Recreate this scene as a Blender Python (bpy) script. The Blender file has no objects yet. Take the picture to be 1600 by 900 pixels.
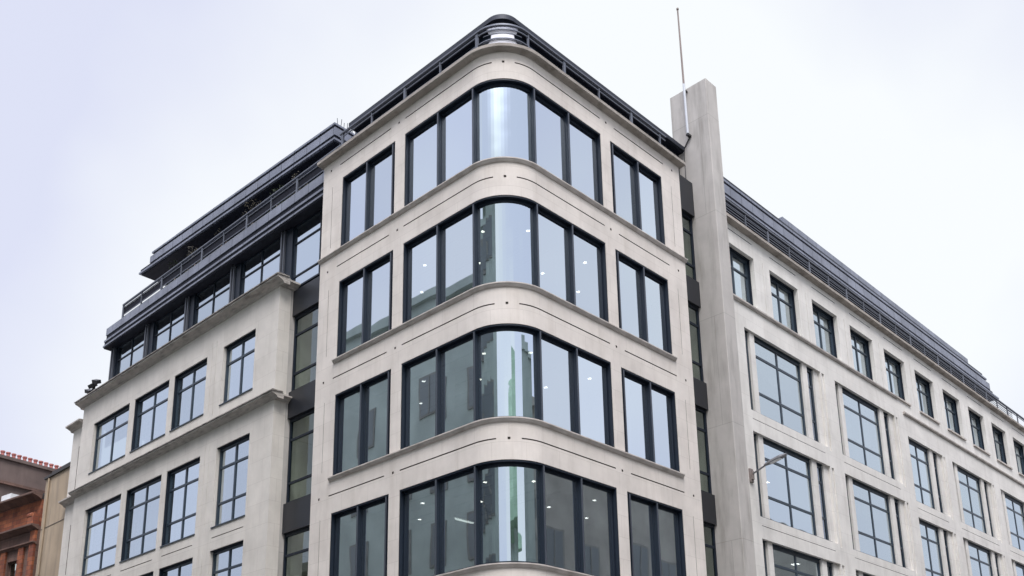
import bpy, bmesh, math, random
from math import radians, pi, sin, cos
from mathutils import Vector, Matrix
random.seed(7)
S = bpy.context.scene
COL = S.collection

# ------------------------------------------------------------------ camera
YAW, PIT, ROL = 0.7574, 0.2790, -0.0188
fw = Vector((-sin(YAW)*cos(PIT), cos(YAW)*cos(PIT), sin(PIT)))
rt = Vector((cos(YAW), sin(YAW), 0)); up = rt.cross(fw)
r2 = rt*cos(ROL)+up*sin(ROL); u2 = -rt*sin(ROL)+up*cos(ROL)
M = Matrix((r2, u2, -fw)).transposed().to_4x4()
M.translation = (16.488, -17.046, 1.584)
cam = bpy.data.cameras.new('camera'); camo = bpy.data.objects.new('camera', cam); COL.objects.link(camo)
camo.matrix_world = M
cam.sensor_width = 36; cam.lens = 36*1589.42/1600
cam.shift_x = (800-815.196)/1600; cam.shift_y = (808.637-450)/1600
cam.clip_end = 2000
S.camera = camo

# ------------------------------------------------------------------ world, sun, exposure
SUN_EL, SUN_AZ = radians(58), radians(130)      # azimuth measured clockwise from +y
W = bpy.data.worlds.new('World'); S.world = W; W.use_nodes = True
nt = W.node_tree; nt.nodes.clear()
def N(nt, t, **k):
    n = nt.nodes.new(t)
    for a, b in k.items(): setattr(n, a, b)
    return n
out = N(nt, 'ShaderNodeOutputWorld'); bg = N(nt, 'ShaderNodeBackground')
sky = N(nt, 'ShaderNodeTexSky', sky_type='NISHITA', sun_disc=False)
sky.sun_elevation = SUN_EL; sky.sun_rotation = SUN_AZ
tc = N(nt, 'ShaderNodeTexCoord')
no = N(nt, 'ShaderNodeTexNoise'); no.inputs['Scale'].default_value = 1.7; no.inputs['Detail'].default_value = 5
no.inputs['Roughness'].default_value = .45
nt.links.new(tc.outputs['Generated'], no.inputs['Vector'])
cr = N(nt, 'ShaderNodeValToRGB')
cr.color_ramp.elements[0].position = .33; cr.color_ramp.elements[0].color = (6.3, 6.55, 7.9, 1)
cr.color_ramp.elements[1].position = .57; cr.color_ramp.elements[1].color = (8.2, 8.45, 8.6, 1)
nt.links.new(no.outputs['Fac'], cr.inputs['Fac'])
# an overcast sky is brightest high up, towards the hidden sun
dt = N(nt, 'ShaderNodeVectorMath', operation='DOT_PRODUCT')
dt.inputs[1].default_value = (.12, -.22, .968)
nt.links.new(tc.outputs['Generated'], dt.inputs[0])
mr = N(nt, 'ShaderNodeMapRange'); mr.interpolation_type = 'SMOOTHSTEP'
mr.inputs['From Min'].default_value = .74; mr.inputs['From Max'].default_value = 1.0
mr.inputs['To Min'].default_value = 1.0; mr.inputs['To Max'].default_value = 6.5
nt.links.new(dt.outputs['Value'], mr.inputs['Value'])
ml = N(nt, 'ShaderNodeVectorMath', operation='SCALE')
nt.links.new(cr.outputs['Color'], ml.inputs[0]); nt.links.new(mr.outputs['Result'], ml.inputs['Scale'])
d2 = N(nt, 'ShaderNodeVectorMath', operation='DOT_PRODUCT'); d2.inputs[1].default_value = (-.61, .66, .44); nt.links.new(tc.outputs['Generated'], d2.inputs[0])
m2 = N(nt, 'ShaderNodeMapRange'); m2.interpolation_type = 'SMOOTHSTEP'; m2.inputs['From Min'].default_value = .86; m2.inputs['From Max'].default_value = .985
m2.inputs['To Min'].default_value = -.15; m2.inputs['To Max'].default_value = .12
nt.links.new(d2.outputs['Value'], m2.inputs['Value'])
ad = N(nt, 'ShaderNodeMath', operation='ADD'); nt.links.new(no.outputs['Fac'], ad.inputs[0]); nt.links.new(m2.outputs[0], ad.inputs[1]); nt.links.new(ad.outputs[0], cr.inputs['Fac'])
mx = N(nt, 'ShaderNodeMix', data_type='RGBA'); mx.inputs['Factor'].default_value = .93
nt.links.new(sky.outputs['Color'], mx.inputs['A']); nt.links.new(ml.outputs['Vector'], mx.inputs['B'])
nt.links.new(mx.outputs['Result'], bg.inputs['Color']); bg.inputs['Strength'].default_value = .1
nt.links.new(bg.outputs[0], out.inputs[0])

sl = bpy.data.lights.new('sun', 'SUN'); sl.energy = 2.3; sl.angle = radians(24); sl.color = (1, .965, .92)
so = bpy.data.objects.new('sun', sl); COL.objects.link(so)
so.rotation_euler = Vector((sin(SUN_AZ)*cos(SUN_EL), cos(SUN_AZ)*cos(SUN_EL), sin(SUN_EL))).to_track_quat('Z', 'Y').to_euler()
so.location = (30, -40, 60)

S.view_settings.view_transform = 'Standard'; S.view_settings.look = 'None'
S.view_settings.exposure = 0.30; S.view_settings.gamma = 1
S.render.engine = 'CYCLES'

# ------------------------------------------------------------------ materials
def mat(name, col, rough=.8, metal=0.0, var=0.0, vscale=2.0, bump=0.0, bscale=20.0, stain=None, stain_amt=0.0, stain_scale=(1, 1, .25), spec=.5):
    m = bpy.data.materials.new(name); m.use_nodes = True; t = m.node_tree; b = t.nodes['Principled BSDF']
    b.inputs['Roughness'].default_value = rough; b.inputs['Metallic'].default_value = metal
    b.inputs['Specular IOR Level'].default_value = spec
    c = N(t, 'ShaderNodeRGB'); c.outputs[0].default_value = (*col, 1); cur = c.outputs[0]
    g = N(t, 'ShaderNodeNewGeometry')
    if var:
        n1 = N(t, 'ShaderNodeTexNoise'); n1.inputs['Scale'].default_value = vscale; n1.inputs['Detail'].default_value = 6
        t.links.new(g.outputs['Position'], n1.inputs['Vector'])
        r = N(t, 'ShaderNodeMapRange'); r.inputs['From Min'].default_value = .25; r.inputs['From Max'].default_value = .75
        r.inputs['To Min'].default_value = 1-var; r.inputs['To Max'].default_value = 1+var*.6
        t.links.new(n1.outputs['Fac'], r.inputs['Value'])
        s = N(t, 'ShaderNodeVectorMath', operation='SCALE'); t.links.new(cur, s.inputs[0]); t.links.new(r.outputs[0], s.inputs['Scale']); cur = s.outputs[0]
    if stain:
        mp = N(t, 'ShaderNodeMapping'); mp.inputs['Scale'].default_value = stain_scale
        t.links.new(g.outputs['Position'], mp.inputs['Vector'])
        n2 = N(t, 'ShaderNodeTexNoise'); n2.inputs['Scale'].default_value = 2.2; n2.inputs['Detail'].default_value = 8; n2.inputs['Roughness'].default_value = .65
        t.links.new(mp.outputs[0], n2.inputs['Vector'])
        r = N(t, 'ShaderNodeMapRange'); r.inputs['From Min'].default_value = .48; r.inputs['From Max'].default_value = .72
        r.inputs['To Max'].default_value = stain_amt
        t.links.new(n2.outputs['Fac'], r.inputs['Value'])
        x = N(t, 'ShaderNodeMix', data_type='RGBA'); t.links.new(r.outputs[0], x.inputs['Factor'])
        t.links.new(cur, x.inputs['A']); x.inputs['B'].default_value = (*stain, 1); cur = x.outputs['Result']
    t.links.new(cur, b.inputs['Base Color'])
    if bump:
        n3 = N(t, 'ShaderNodeTexNoise'); n3.inputs['Scale'].default_value = bscale; n3.inputs['Detail'].default_value = 4
        t.links.new(g.outputs['Position'], n3.inputs['Vector'])
        bp = N(t, 'ShaderNodeBump'); bp.inputs['Strength'].default_value = bump; bp.inputs['Distance'].default_value = .02
        t.links.new(n3.outputs['Fac'], bp.inputs['Height']); t.links.new(bp.outputs[0], b.inputs['Normal'])
    return m

def ashlar(name, ca, cb, mortar, bw=1.25, bh=.62, msize=.006, stain=(.2, .17, .13), amt=.35, off=(0, 0), rough=.85, metal=0, tone=(.86, 1.07)):
    """stone cut in large blocks: coursed by (x+y, z)"""
    m = bpy.data.materials.new(name); m.use_nodes = True; t = m.node_tree; b = t.nodes['Principled BSDF']
    b.inputs['Roughness'].default_value = rough; b.inputs['Metallic'].default_value = metal; b.inputs['Specular IOR Level'].default_value = .3
    g = N(t, 'ShaderNodeNewGeometry'); sp = N(t, 'ShaderNodeSeparateXYZ'); t.links.new(g.outputs['Position'], sp.inputs[0])
    ad = N(t, 'ShaderNodeMath', operation='ADD'); t.links.new(sp.outputs[0], ad.inputs[0]); t.links.new(sp.outputs[1], ad.inputs[1])
    cb_ = N(t, 'ShaderNodeCombineXYZ'); t.links.new(ad.outputs[0], cb_.inputs[0]); t.links.new(sp.outputs[2], cb_.inputs[1])
    mp = N(t, 'ShaderNodeMapping'); mp.inputs['Location'].default_value = (off[0], off[1], 0); t.links.new(cb_.outputs[0], mp.inputs[0])
    br = N(t, 'ShaderNodeTexBrick'); t.links.new(mp.outputs[0], br.inputs['Vector'])
    br.inputs['Color1'].default_value = (*ca, 1); br.inputs['Color2'].default_value = (*cb, 1); br.inputs['Mortar'].default_value = (*mortar, 1)
    br.inputs['Scale'].default_value = 1; br.inputs['Brick Width'].default_value = bw; br.inputs['Row Height'].default_value = bh
    br.inputs['Mortar Size'].default_value = msize; br.inputs['Mortar Smooth'].default_value = .3; br.inputs['Bias'].default_value = -.1
    n1 = N(t, 'ShaderNodeTexNoise'); n1.inputs['Scale'].default_value = .9; n1.inputs['Detail'].default_value = 9; n1.inputs['Roughness'].default_value = .62
    t.links.new(g.outputs['Position'], n1.inputs['Vector'])
    r = N(t, 'ShaderNodeMapRange'); r.inputs['From Min'].default_value = .3; r.inputs['From Max'].default_value = .7
    r.inputs['To Min'].default_value = tone[0]; r.inputs['To Max'].default_value = tone[1]; t.links.new(n1.outputs['Fac'], r.inputs['Value'])
    s = N(t, 'ShaderNodeVectorMath', operation='SCALE'); t.links.new(br.outputs['Color'], s.inputs[0]); t.links.new(r.outputs[0], s.inputs['Scale'])
    m2 = N(t, 'ShaderNodeMapping'); m2.inputs['Scale'].default_value = (1.7, 1.7, .22); t.links.new(g.outputs['Position'], m2.inputs[0])
    n2 = N(t, 'ShaderNodeTexNoise'); n2.inputs['Scale'].default_value = 1.6; n2.inputs['Detail'].default_value = 8; n2.inputs['Roughness'].default_value = .6
    t.links.new(m2.outputs[0], n2.inputs['Vector'])
    r3 = N(t, 'ShaderNodeMapRange'); r3.inputs['From Min'].default_value = .5; r3.inputs['From Max'].default_value = .8; r3.inputs['To Max'].default_value = amt
    t.links.new(n2.outputs['Fac'], r3.inputs['Value'])
    x = N(t, 'ShaderNodeMix', data_type='RGBA'); t.links.new(r3.outputs[0], x.inputs['Factor']); t.links.new(s.outputs[0], x.inputs['A']); x.inputs['B'].default_value = (*stain, 1)
    t.links.new(x.outputs['Result'], b.inputs['Base Color'])
    n3 = N(t, 'ShaderNodeTexNoise'); n3.inputs['Scale'].default_value = 35; n3.inputs['Detail'].default_value = 4
    t.links.new(g.outputs['Position'], n3.inputs['Vector'])
    bp = N(t, 'ShaderNodeBump'); bp.inputs['Strength'].default_value = .25; bp.inputs['Distance'].default_value = .01
    t.links.new(n3.outputs['Fac'], bp.inputs['Height']); t.links.new(bp.outputs[0], b.inputs['Normal'])
    return m

def glass(name, refl=.55, tint=(.42, .47, .47), gcol=(.84, .9, 1.0), wave=.005, wscale=.5):
    m = bpy.data.materials.new(name); m.use_nodes = True; t = m.node_tree; t.nodes.clear()
    o = N(t, 'ShaderNodeOutputMaterial'); g = N(t, 'ShaderNodeBsdfGlossy'); g.inputs['Color'].default_value = (*gcol, 1); g.inputs['Roughness'].default_value = .015
    tr = N(t, 'ShaderNodeBsdfTransparent'); tr.inputs['Color'].default_value = (*tint, 1)
    fr = N(t, 'ShaderNodeFresnel'); fr.inputs['IOR'].default_value = 1.5
    mr = N(t, 'ShaderNodeMapRange'); mr.inputs['From Min'].default_value = .04; mr.inputs['From Max'].default_value = 1; mr.inputs['To Min'].default_value = refl; mr.inputs['To Max'].default_value = 1
    t.links.new(fr.outputs[0], mr.inputs['Value'])
    gg = N(t, 'ShaderNodeNewGeometry'); inv = N(t, 'ShaderNodeMath', operation='SUBTRACT'); inv.inputs[0].default_value = 1; t.links.new(gg.outputs['Backfacing'], inv.inputs[1])
    mu = N(t, 'ShaderNodeMath', operation='MULTIPLY'); t.links.new(mr.outputs[0], mu.inputs[0]); t.links.new(inv.outputs[0], mu.inputs[1])
    tm = N(t, 'ShaderNodeMix', data_type='RGBA'); tm.inputs['A'].default_value = (*tint, 1); tm.inputs['B'].default_value = (1, 1, 1, 1)
    t.links.new(gg.outputs['Backfacing'], tm.inputs['Factor']); t.links.new(tm.outputs['Result'], tr.inputs['Color'])      # one coat per pane
    mx = N(t, 'ShaderNodeMixShader'); t.links.new(mu.outputs[0], mx.inputs[0]); t.links.new(tr.outputs[0], mx.inputs[1]); t.links.new(g.outputs[0], mx.inputs[2])
    ge = N(t, 'ShaderNodeNewGeometry'); n = N(t, 'ShaderNodeTexNoise'); n.inputs['Scale'].default_value = wscale; n.inputs['Detail'].default_value = 1
    t.links.new(ge.outputs['Position'], n.inputs['Vector'])
    bp = N(t, 'ShaderNodeBump'); bp.inputs['Strength'].default_value = 1; bp.inputs['Distance'].default_value = wave
    t.links.new(n.outputs['Fac'], bp.inputs['Height'])
    oi = N(t, 'ShaderNodeObjectInfo'); wn = N(t, 'ShaderNodeTexWhiteNoise', noise_dimensions='1D'); t.links.new(oi.outputs['Random'], wn.inputs['W'])
    sb = N(t, 'ShaderNodeVectorMath', operation='SUBTRACT'); t.links.new(wn.outputs['Color'], sb.inputs[0]); sb.inputs[1].default_value = (.5, .5, .5)
    sc = N(t, 'ShaderNodeVectorMath', operation='SCALE'); t.links.new(sb.outputs[0], sc.inputs[0]); sc.inputs['Scale'].default_value = .016     # every pane sits a little out of true
    av = N(t, 'ShaderNodeVectorMath', operation='ADD'); t.links.new(bp.outputs[0], av.inputs[0]); t.links.new(sc.outputs[0], av.inputs[1])
    nv = N(t, 'ShaderNodeVectorMath', operation='NORMALIZE'); t.links.new(av.outputs[0], nv.inputs[0]); t.links.new(nv.outputs[0], g.inputs['Normal'])
    rv = N(t, 'ShaderNodeMapRange'); rv.inputs['To Min'].default_value = refl-.09; rv.inputs['To Max'].default_value = refl+.05
    t.links.new(wn.outputs['Value'], rv.inputs['Value']); t.links.new(rv.outputs[0], mr.inputs['To Min'])
    t.links.new(mx.outputs[0], o.inputs[0]); return m

def emit(name, col, st):
    m = bpy.data.materials.new(name); m.use_nodes = True; t = m.node_tree; t.nodes.clear()
    o = N(t, 'ShaderNodeOutputMaterial'); e = N(t, 'ShaderNodeEmission'); e.inputs[0].default_value = (*col, 1); e.inputs[1].default_value = st
    t.links.new(e.outputs[0], o.inputs[0]); return m

STONE = ashlar('portland_stone', (.70, .64, .58), (.675, .615, .555), (.56, .505, .45), stain=(.36, .30, .24), amt=.3)
STONE_W = ashlar('wing_stone', (.68, .635, .575), (.65, .605, .545), (.54, .49, .44), bw=1.5, bh=.75, stain=(.40, .36, .31), amt=.32)
STONE_R = ashlar('right_wing_stone', (.73, .70, .65), (.70, .67, .62), (.58, .55, .51), bw=1.5, bh=.75, stain=(.40, .36, .31), amt=.32)
PYLON = ashlar('weathered_stone', (.49, .46, .425), (.45, .42, .39), (.36, .34, .31), bw=4.0, bh=3.9, msize=.012, off=(0, 2.1), stain=(.19, .175, .15), amt=.75)
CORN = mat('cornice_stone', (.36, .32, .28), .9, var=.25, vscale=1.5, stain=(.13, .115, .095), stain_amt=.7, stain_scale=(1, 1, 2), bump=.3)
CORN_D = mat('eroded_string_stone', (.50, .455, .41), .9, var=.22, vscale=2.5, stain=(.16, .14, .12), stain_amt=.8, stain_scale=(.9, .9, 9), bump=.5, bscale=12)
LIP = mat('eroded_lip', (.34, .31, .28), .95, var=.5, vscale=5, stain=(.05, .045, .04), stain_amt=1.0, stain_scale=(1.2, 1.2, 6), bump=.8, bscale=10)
SILL = mat('sill_stone', (.53, .48, .435), .85, var=.2, vscale=3, stain=(.25, .2, .16), stain_amt=.5)
GROOVE = mat('groove_stone', (.10, .085, .07), .95, var=.2)
NAVY = mat('navy_metal', (.010, .016, .027), .45, 0, var=.12, vscale=1.0, spec=.3)
FIN = mat('fin_metal_lit', (.085, .095, .115), .4, .4, var=.1, vscale=1.5)  # fin fronts coloured lighter than the navy sides, as if lit by sky
SLATE = mat('slate_metal', (.028, .044, .062), .4, .1, var=.15, vscale=1.5)
PANEL = mat('spandrel_metal', (.022, .024, .03), .35, .2, var=.2, vscale=1.2)
ZINC = ashlar('zinc', (.25, .265, .315), (.21, .225, .27), (.06, .065, .08), bw=.82, bh=30, msize=.014, stain=(.14, .15, .18), amt=.6, rough=.42, metal=.25, tone=(.75, 1.15))
DKZINC = mat('dark_zinc', (.022, .026, .038), .5, .3, var=.2)
SOFF = mat('soffit_metal', (.012, .014, .024), .6, 0, var=.2, spec=.2)
RAILM = mat('rail_metal', (.14, .15, .175), .42, .5, var=.1)
MESH = mat('mesh_panel', (.012, .013, .02), .8, 0, var=.25, vscale=6, spec=.15)
PALE = mat('pale_reflection_and_pole', (.55, .57, .6), .5, var=.1)  # painted reflection strip on the terrace, also the flagpole paint
GL = glass('office_glass', .80, (.42, .47, .47), (.84, .925, 1.0))
GLW = glass('wing_glass', .66, (.40, .45, .45), (.84, .94, 1.0), .009, .6)
GLS = glass('slot_glass', .2, (.62, .70, .62), (.8, .9, .9), .01)
GLD = glass('side_glass', .30, (.3, .33, .36), (.7, .78, .9))
GLP = glass('roof_glass', .25, (.2, .22, .26), (.8, .85, 1), .02)
GLOPP = mat('dull_glass', (.16, .18, .19), .3)
GLC = glass('curved_glass', .80, (.45, .5, .45), (.82, .93, 1.0), .008, 1.2)
INTC = mat('ceiling_paint', (.55, .56, .56), .9, var=.05)
INTW = mat('interior_paint', (.46, .50, .46), .9, var=.2, vscale=.5)
INTF = mat('office_carpet', (.12, .13, .13), .95, var=.1)
CURT = mat('curtain', (.33, .42, .38), .9, var=.15, vscale=3)
TERRA = ashlar('terracotta', (.36, .12, .055), (.20, .06, .036), (.10, .06, .045), bw=.42, bh=.21, msize=.01, stain=(.12, .06, .05), amt=.8, tone=(.6, 1.2))
REDST = ashlar('brown_sandstone', (.19, .115, .09), (.15, .09, .072), (.09, .06, .05), bw=.6, bh=.3, msize=.01, stain=(.07, .05, .045), amt=.8, tone=(.65, 1.15))
ROOFT = mat('dark_slate_roof', (.045, .04, .038), .7, var=.25, vscale=3)
STACK = mat('brown_render', (.17, .125, .11), .9, var=.25, vscale=1.0, stain=(.1, .075, .065), stain_amt=.6)
POT = mat('red_clay', (.46, .17, .15), .8, var=.25, vscale=5)
BUFF = mat('buff_render', (.42, .325, .225), .9, var=.2, vscale=.8, stain=(.22, .18, .14), stain_amt=.8, stain_scale=(1.5, 1.5, .15))
ASPH = mat('asphalt', (.05, .05, .052), .9, var=.2, vscale=3, bump=.4, bscale=60)
PAVE = mat('paving', (.27, .26, .25), .9, var=.2, vscale=1.5, bump=.3, bscale=30)
KERB = mat('kerb_granite', (.3, .29, .28), .8, var=.2, vscale=8)
PAINT = mat('road_paint', (.7, .7, .66), .7, var=.1)
OPP1 = mat('opposite_stone', (.44, .50, .46), .9, var=.25, vscale=.5)
OPP2 = mat('opposite_brick', (.37, .36, .32), .9, var=.25, vscale=.8)
OPPF = mat('dull_frame', (.24, .24, .22), .8, var=.2)
COPPER = mat('green_copper', (.30, .44, .30), .7, var=.3, vscale=.6)
GREYM = mat('lamp_grey', (.22, .22, .23), .45, .4, var=.1)
WHITEM = mat('white_paint', (.75, .75, .74), .5, var=.08, vscale=4)
BROWNM = mat('weathered_pole', (.22, .17, .15), .6, var=.2, vscale=3)
LEAF = mat('dry_leaf', (.075, .065, .045), .8, var=.4, vscale=6)
LEAFG = mat('green_leaf', (.045, .06, .03), .8, var=.4, vscale=6)
BLACKM = mat('black_plastic', (.02, .02, .022), .5)
TUBE = emit('tube_light', (.95, 1, .95), 4)
WARM = emit('warm_glow', (1, .98, .95), 9)

# ------------------------------------------------------------------ helpers
def obj(name, bm, mats, parent=None, smooth=False):
    me = bpy.data.meshes.new(name); bmesh.ops.recalc_face_normals(bm, faces=bm.faces); bm.to_mesh(me); bm.free()
    for m in (mats if isinstance(mats, (list, tuple)) else [mats]): me.materials.append(m)
    if smooth:
        for p in me.polygons: p.use_smooth = True
    o = bpy.data.objects.new(name, me); COL.objects.link(o)
    if parent: o.parent = parent
    return o
def thing(name, label, cat, loc=(0, 0, 0), rz=0, group=None):
    o = bpy.data.objects.new(name, None); COL.objects.link(o); o.location = loc; o.rotation_euler = (0, 0, rz)
    o['label'] = label; o['category'] = cat
    if group: o['group'] = group
    return o
def tag(o, label, cat, group=None):
    o['label'] = label; o['category'] = cat
    if group: o['group'] = group
    return o
def struct(o): o['kind'] = 'structure'; return o
def quad(bm, a, b, c, d, mi=0):
    f = bm.faces.new([bm.verts.new(p) for p in (a, b, c, d)]); f.material_index = mi; return f
def box(bm, x0, x1, y0, y1, z0, z1, mi=0):
    v = [bm.verts.new(p) for p in ((x0,y0,z0),(x1,y0,z0),(x1,y1,z0),(x0,y1,z0),(x0,y0,z1),(x1,y0,z1),(x1,y1,z1),(x0,y1,z1))]
    for i in ((3,2,1,0),(4,5,6,7),(0,1,5,4),(1,2,6,5),(2,3,7,6),(3,0,4,7)):
        bm.faces.new([v[j] for j in i]).material_index = mi
def cyl(bm, p, q, r, n=10, r1=None, mi=0):
    p = Vector(p); q = Vector(q); a = (q-p).normalized(); t = a.orthogonal().normalized(); b = a.cross(t)
    r1 = r if r1 is None else r1
    A = [bm.verts.new(p+(t*cos(2*pi*i/n)+b*sin(2*pi*i/n))*r) for i in range(n)]
    B = [bm.verts.new(q+(t*cos(2*pi*i/n)+b*sin(2*pi*i/n))*r1) for i in range(n)]
    for i in range(n): bm.faces.new((A[i], A[(i+1)%n], B[(i+1)%n], B[i])).material_index = mi
    bm.faces.new(A[::-1]).material_index = mi; bm.faces.new(B).material_index = mi

R0 = 1.25; S1 = -R0+R0*pi/2
def PC(s, d):                      # corner block: straight, quarter round, straight
    if s <= -R0: return (s, d)
    if s >= S1: return (-d, R0+(s-S1))
    a = -pi/2+(s+R0)/R0
    return (-R0+(R0-d)*cos(a), R0+(R0-d)*sin(a))
PC.cuts = [-R0+i*(S1+R0)/18 for i in range(19)]
def RU(u): return u+S1-R0          # distance u along the right facade -> s
def PL(s, d): return (s, d)
PL.cuts = []
def PR(s, d): return (-d, s)
PR.cuts = []
def cuts(P, s0, s1): return [s0]+[c for c in P.cuts if s0+1e-4 < c < s1-1e-4]+[s1]
def pbox(bm, P, s0, s1, d0, d1, z0, z1, mi=0):
    sweep(bm, P, s0, s1, [(d0, z0), (d0, z1), (d1, z1), (d1, z0)], mi)
def sweep(bm, P, s0, s1, prof, mi=0):
    rings = []
    for s in cuts(P, s0, s1): rings.append([bm.verts.new((*P(s, d), z)) for d, z in prof])
    n = len(prof)
    for a, b in zip(rings, rings[1:]):
        for i in range(n): bm.faces.new((a[i], a[(i+1)%n], b[(i+1)%n], b[i])).material_index = mi
    bm.faces.new(rings[0]).material_index = mi; bm.faces.new(rings[-1][::-1]).material_index = mi
def wall(bm, P, s0, s1, z0, z1, th, ops):
    """ops: (sa, sb, za, zb, depth or None, material index); None = opening right through"""
    ss = set([s0, s1]); zs = set([z0, z1])
    for o in ops: ss.update((o[0], o[1])); zs.update((o[2], o[3]))
    ss.update(c for c in P.cuts if s0 < c < s1)
    ss = sorted(x for x in ss if s0-1e-6 <= x <= s1+1e-6); zs = sorted(x for x in zs if z0-1e-6 <= x <= z1+1e-6)
    ss = [x for i, x in enumerate(ss) if i == 0 or x-ss[i-1] > 1e-5]
    zs = [x for i, x in enumerate(zs) if i == 0 or x-zs[i-1] > 1e-5]
    def cell(i, j):
        if i < 0 or j < 0 or i >= len(ss)-1 or j >= len(zs)-1: return (th, True, 0)
        cs = (ss[i]+ss[i+1])/2; cz = (zs[j]+zs[j+1])/2; r = (0, False, 0)
        for o in ops:
            if o[0] < cs < o[1] and o[2] < cz < o[3]: r = (th, True, 0) if o[4] is None else (o[4], False, o[5])
        return r
    cache = {}
    def V(s, d, z):
        k = (round(s, 4), round(d, 4), round(z, 4))
        if k not in cache: cache[k] = bm.verts.new((*P(s, d), z))
        return cache[k]
    def F(pts, mi):
        try: bm.faces.new([V(*p) for p in pts]).material_index = mi
        except ValueError: pass
    for i in range(len(ss)):
        for j in range(len(zs)):
            d, t, mi = cell(i, j)
            if i < len(ss)-1 and j < len(zs)-1 and not t:
                a, b, c, e = ss[i], ss[i+1], zs[j], zs[j+1]
                F(((a, d, c), (b, d, c), (b, d, e), (a, d, e)), mi)
                F(((a, th, c), (a, th, e), (b, th, e), (b, th, c)), 0)
            dl, tl, ml_ = cell(i-1, j)
            if abs(dl-d) > 1e-6 and j < len(zs)-1:
                s = ss[i]; F(((s, d, zs[j]), (s, dl, zs[j]), (s, dl, zs[j+1]), (s, d, zs[j+1])), max(mi, ml_))
            db, tb, mb = cell(i, j-1)
            if abs(db-d) > 1e-6 and i < len(ss)-1:
                z = zs[j]; F(((ss[i], d, z), (ss[i+1], d, z), (ss[i+1], db, z), (ss[i], db, z)), max(mi, mb))
def frame(bm, P, s0, s1, z0, z1, d0, d1, w, wt=None, wb=None, mi=0):
    wt = w if wt is None else wt; wb = w if wb is None else wb
    pbox(bm, P, s0, s1, d0, d1, z1-wt, z1, mi); pbox(bm, P, s0, s1, d0, d1, z0, z0+wb, mi)
    pbox(bm, P, s0, s0+w, d0, d1, z0+wb, z1-wt, mi); pbox(bm, P, s1-w, s1, d0, d1, z0+wb, z1-wt, mi)
def pane(P, s0, s1, z0, z1, d, m, parent, th=.012):
    bm = bmesh.new(); pbox(bm, P, s0, s1, d, d+th, z0, z1); return obj('glass', bm, m, parent)

# ------------------------------------------------------------------ ground, roads, pavements
bm = bmesh.new(); box(bm, -700, 700, -700, 700, -.3, -.12); struct(obj('ground', bm, PAVE))
bm = bmesh.new(); box(bm, 3.2, 12.6, -700, 700, -.116, -.108); box(bm, -700, 3.2, -10.6, -3.4, -.116, -.108); box(bm, 12.6, 700, -10.6, -3.4, -.116, -.108)
struct(obj('road', bm, ASPH))
def pav(x0, x1, y0, y1):
    bm = bmesh.new(); box(bm, x0, x1, y0, y1, -.12, 0); struct(obj('pavement', bm, PAVE))
pav(-500, 2.9, -3.1, 60); pav(12.9, 60, -3.1, 60); pav(-500, 2.9, -60, -10.9); pav(12.9, 60, -60, -10.9)
bm = bmesh.new()
for sx, x0 in ((1, 2.9), (-1, 12.6)):
    for y0, y1 in ((-60, -10.6), (-3.4, 60)): box(bm, x0, x0+.3, y0, y1, -.13, .004)
for x0, x1 in ((-500, 2.9), (12.9, 60)):
    for y0 in (-3.4, -10.9): box(bm, x0, x1, y0, y0+.3, -.13, .003)
struct(obj('kerb', bm, KERB))
bm = bmesh.new()
for k in range(14): box(bm, 7.85, 7.95, 1+k*4, 3+k*4, -.104, -.1); box(bm, -3-k*4, -1-k*4, -7.05, -6.95, -.104, -.1)
for e in (3.5, 3.65): box(bm, e, e+.07, 0, 60, -.104, -.1)
struct(obj('road_marking', bm, PAINT))

# ------------------------------------------------------------------ the office building
B = thing('office_building', 'pale stone office block with a rounded corner, navy framed windows and two long wings', 'building')
LINT = [21.46, 17.687, 13.832, 10.06, 6.2]; SILLZ = [18.845, 15.023, 11.197, 7.384, .7]
UA1, UA0, UM, UF = 4.694, 7.369, 4.232, 2.75
UE = 8.425; ZT = 22.34
# ---- corner wall with recessed lines
def LS(u): return -u
ops = []
def both(ua, ub, za, zb, d, mi):          # the same opening on both facades (ua < ub measured from the corner)
    ops.append((-ub, -ua, za, zb, d, mi)); ops.append((RU(ua), RU(ub), za, zb, d, mi))
for r in range(5):
    both(UA1, UA0, SILLZ[r], LINT[r], None, 0)
    ops.append((-UM, RU(UM), SILLZ[r], LINT[r], None, 0))
GZ = [22.02, 18.27, 14.42, 10.63, 6.85]
for r in range(5):
    g = GZ[r]; w = .018
    both(UA1+.22, UA0+.15, g-w, g+w, .035, 1)
    ops.append((-UM, -.72, g-w, g+w, .035, 1)); ops.append((-.72+0, -.02+.0, g-w, g+w, 0.0, 0))
    ops.append((RU(.72), RU(UM), g-w, g+w, .035, 1))
    for c in (-(UA1-.17), RU(UA1-.17), (-R0+S1)/2, -(UE-.42), RU(UE-.42)): ops.append((c-.035, c+.035, g-.035, g+.035, .03, 1))
    both(7.90, 7.915, SILLZ[r]+.25, LINT[r]-.1, .03, 1)
# the two long lines meet short of the middle of the curve
mid = (-R0+S1)/2
ops = [o for o in ops if not (o[4] == 0.0)]
ops = [(o[0], mid-.33, *o[2:]) if (o[0] == -UM and o[1] == -.72) else o for o in ops]
ops = [(mid+.33, o[1], *o[2:]) if (o[1] == RU(UM) and o[0] == RU(.72)) else o for o in ops]
bm = bmesh.new(); wall(bm, PC, -UE, RU(UE), 0, ZT, .30, ops)
obj('wall', bm, [STONE, GROOVE], B)['label'] = 'pale stone wall of the rounded corner block with thin incised lines'
# flank returns of the corner block
bm = bmesh.new(); box(bm, -UE, -UE+.3, .302, 3, 0, ZT); box(bm, -3, -.302, UE-.3, UE, 0, ZT); obj('side_wall', bm, STONE, B)
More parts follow.
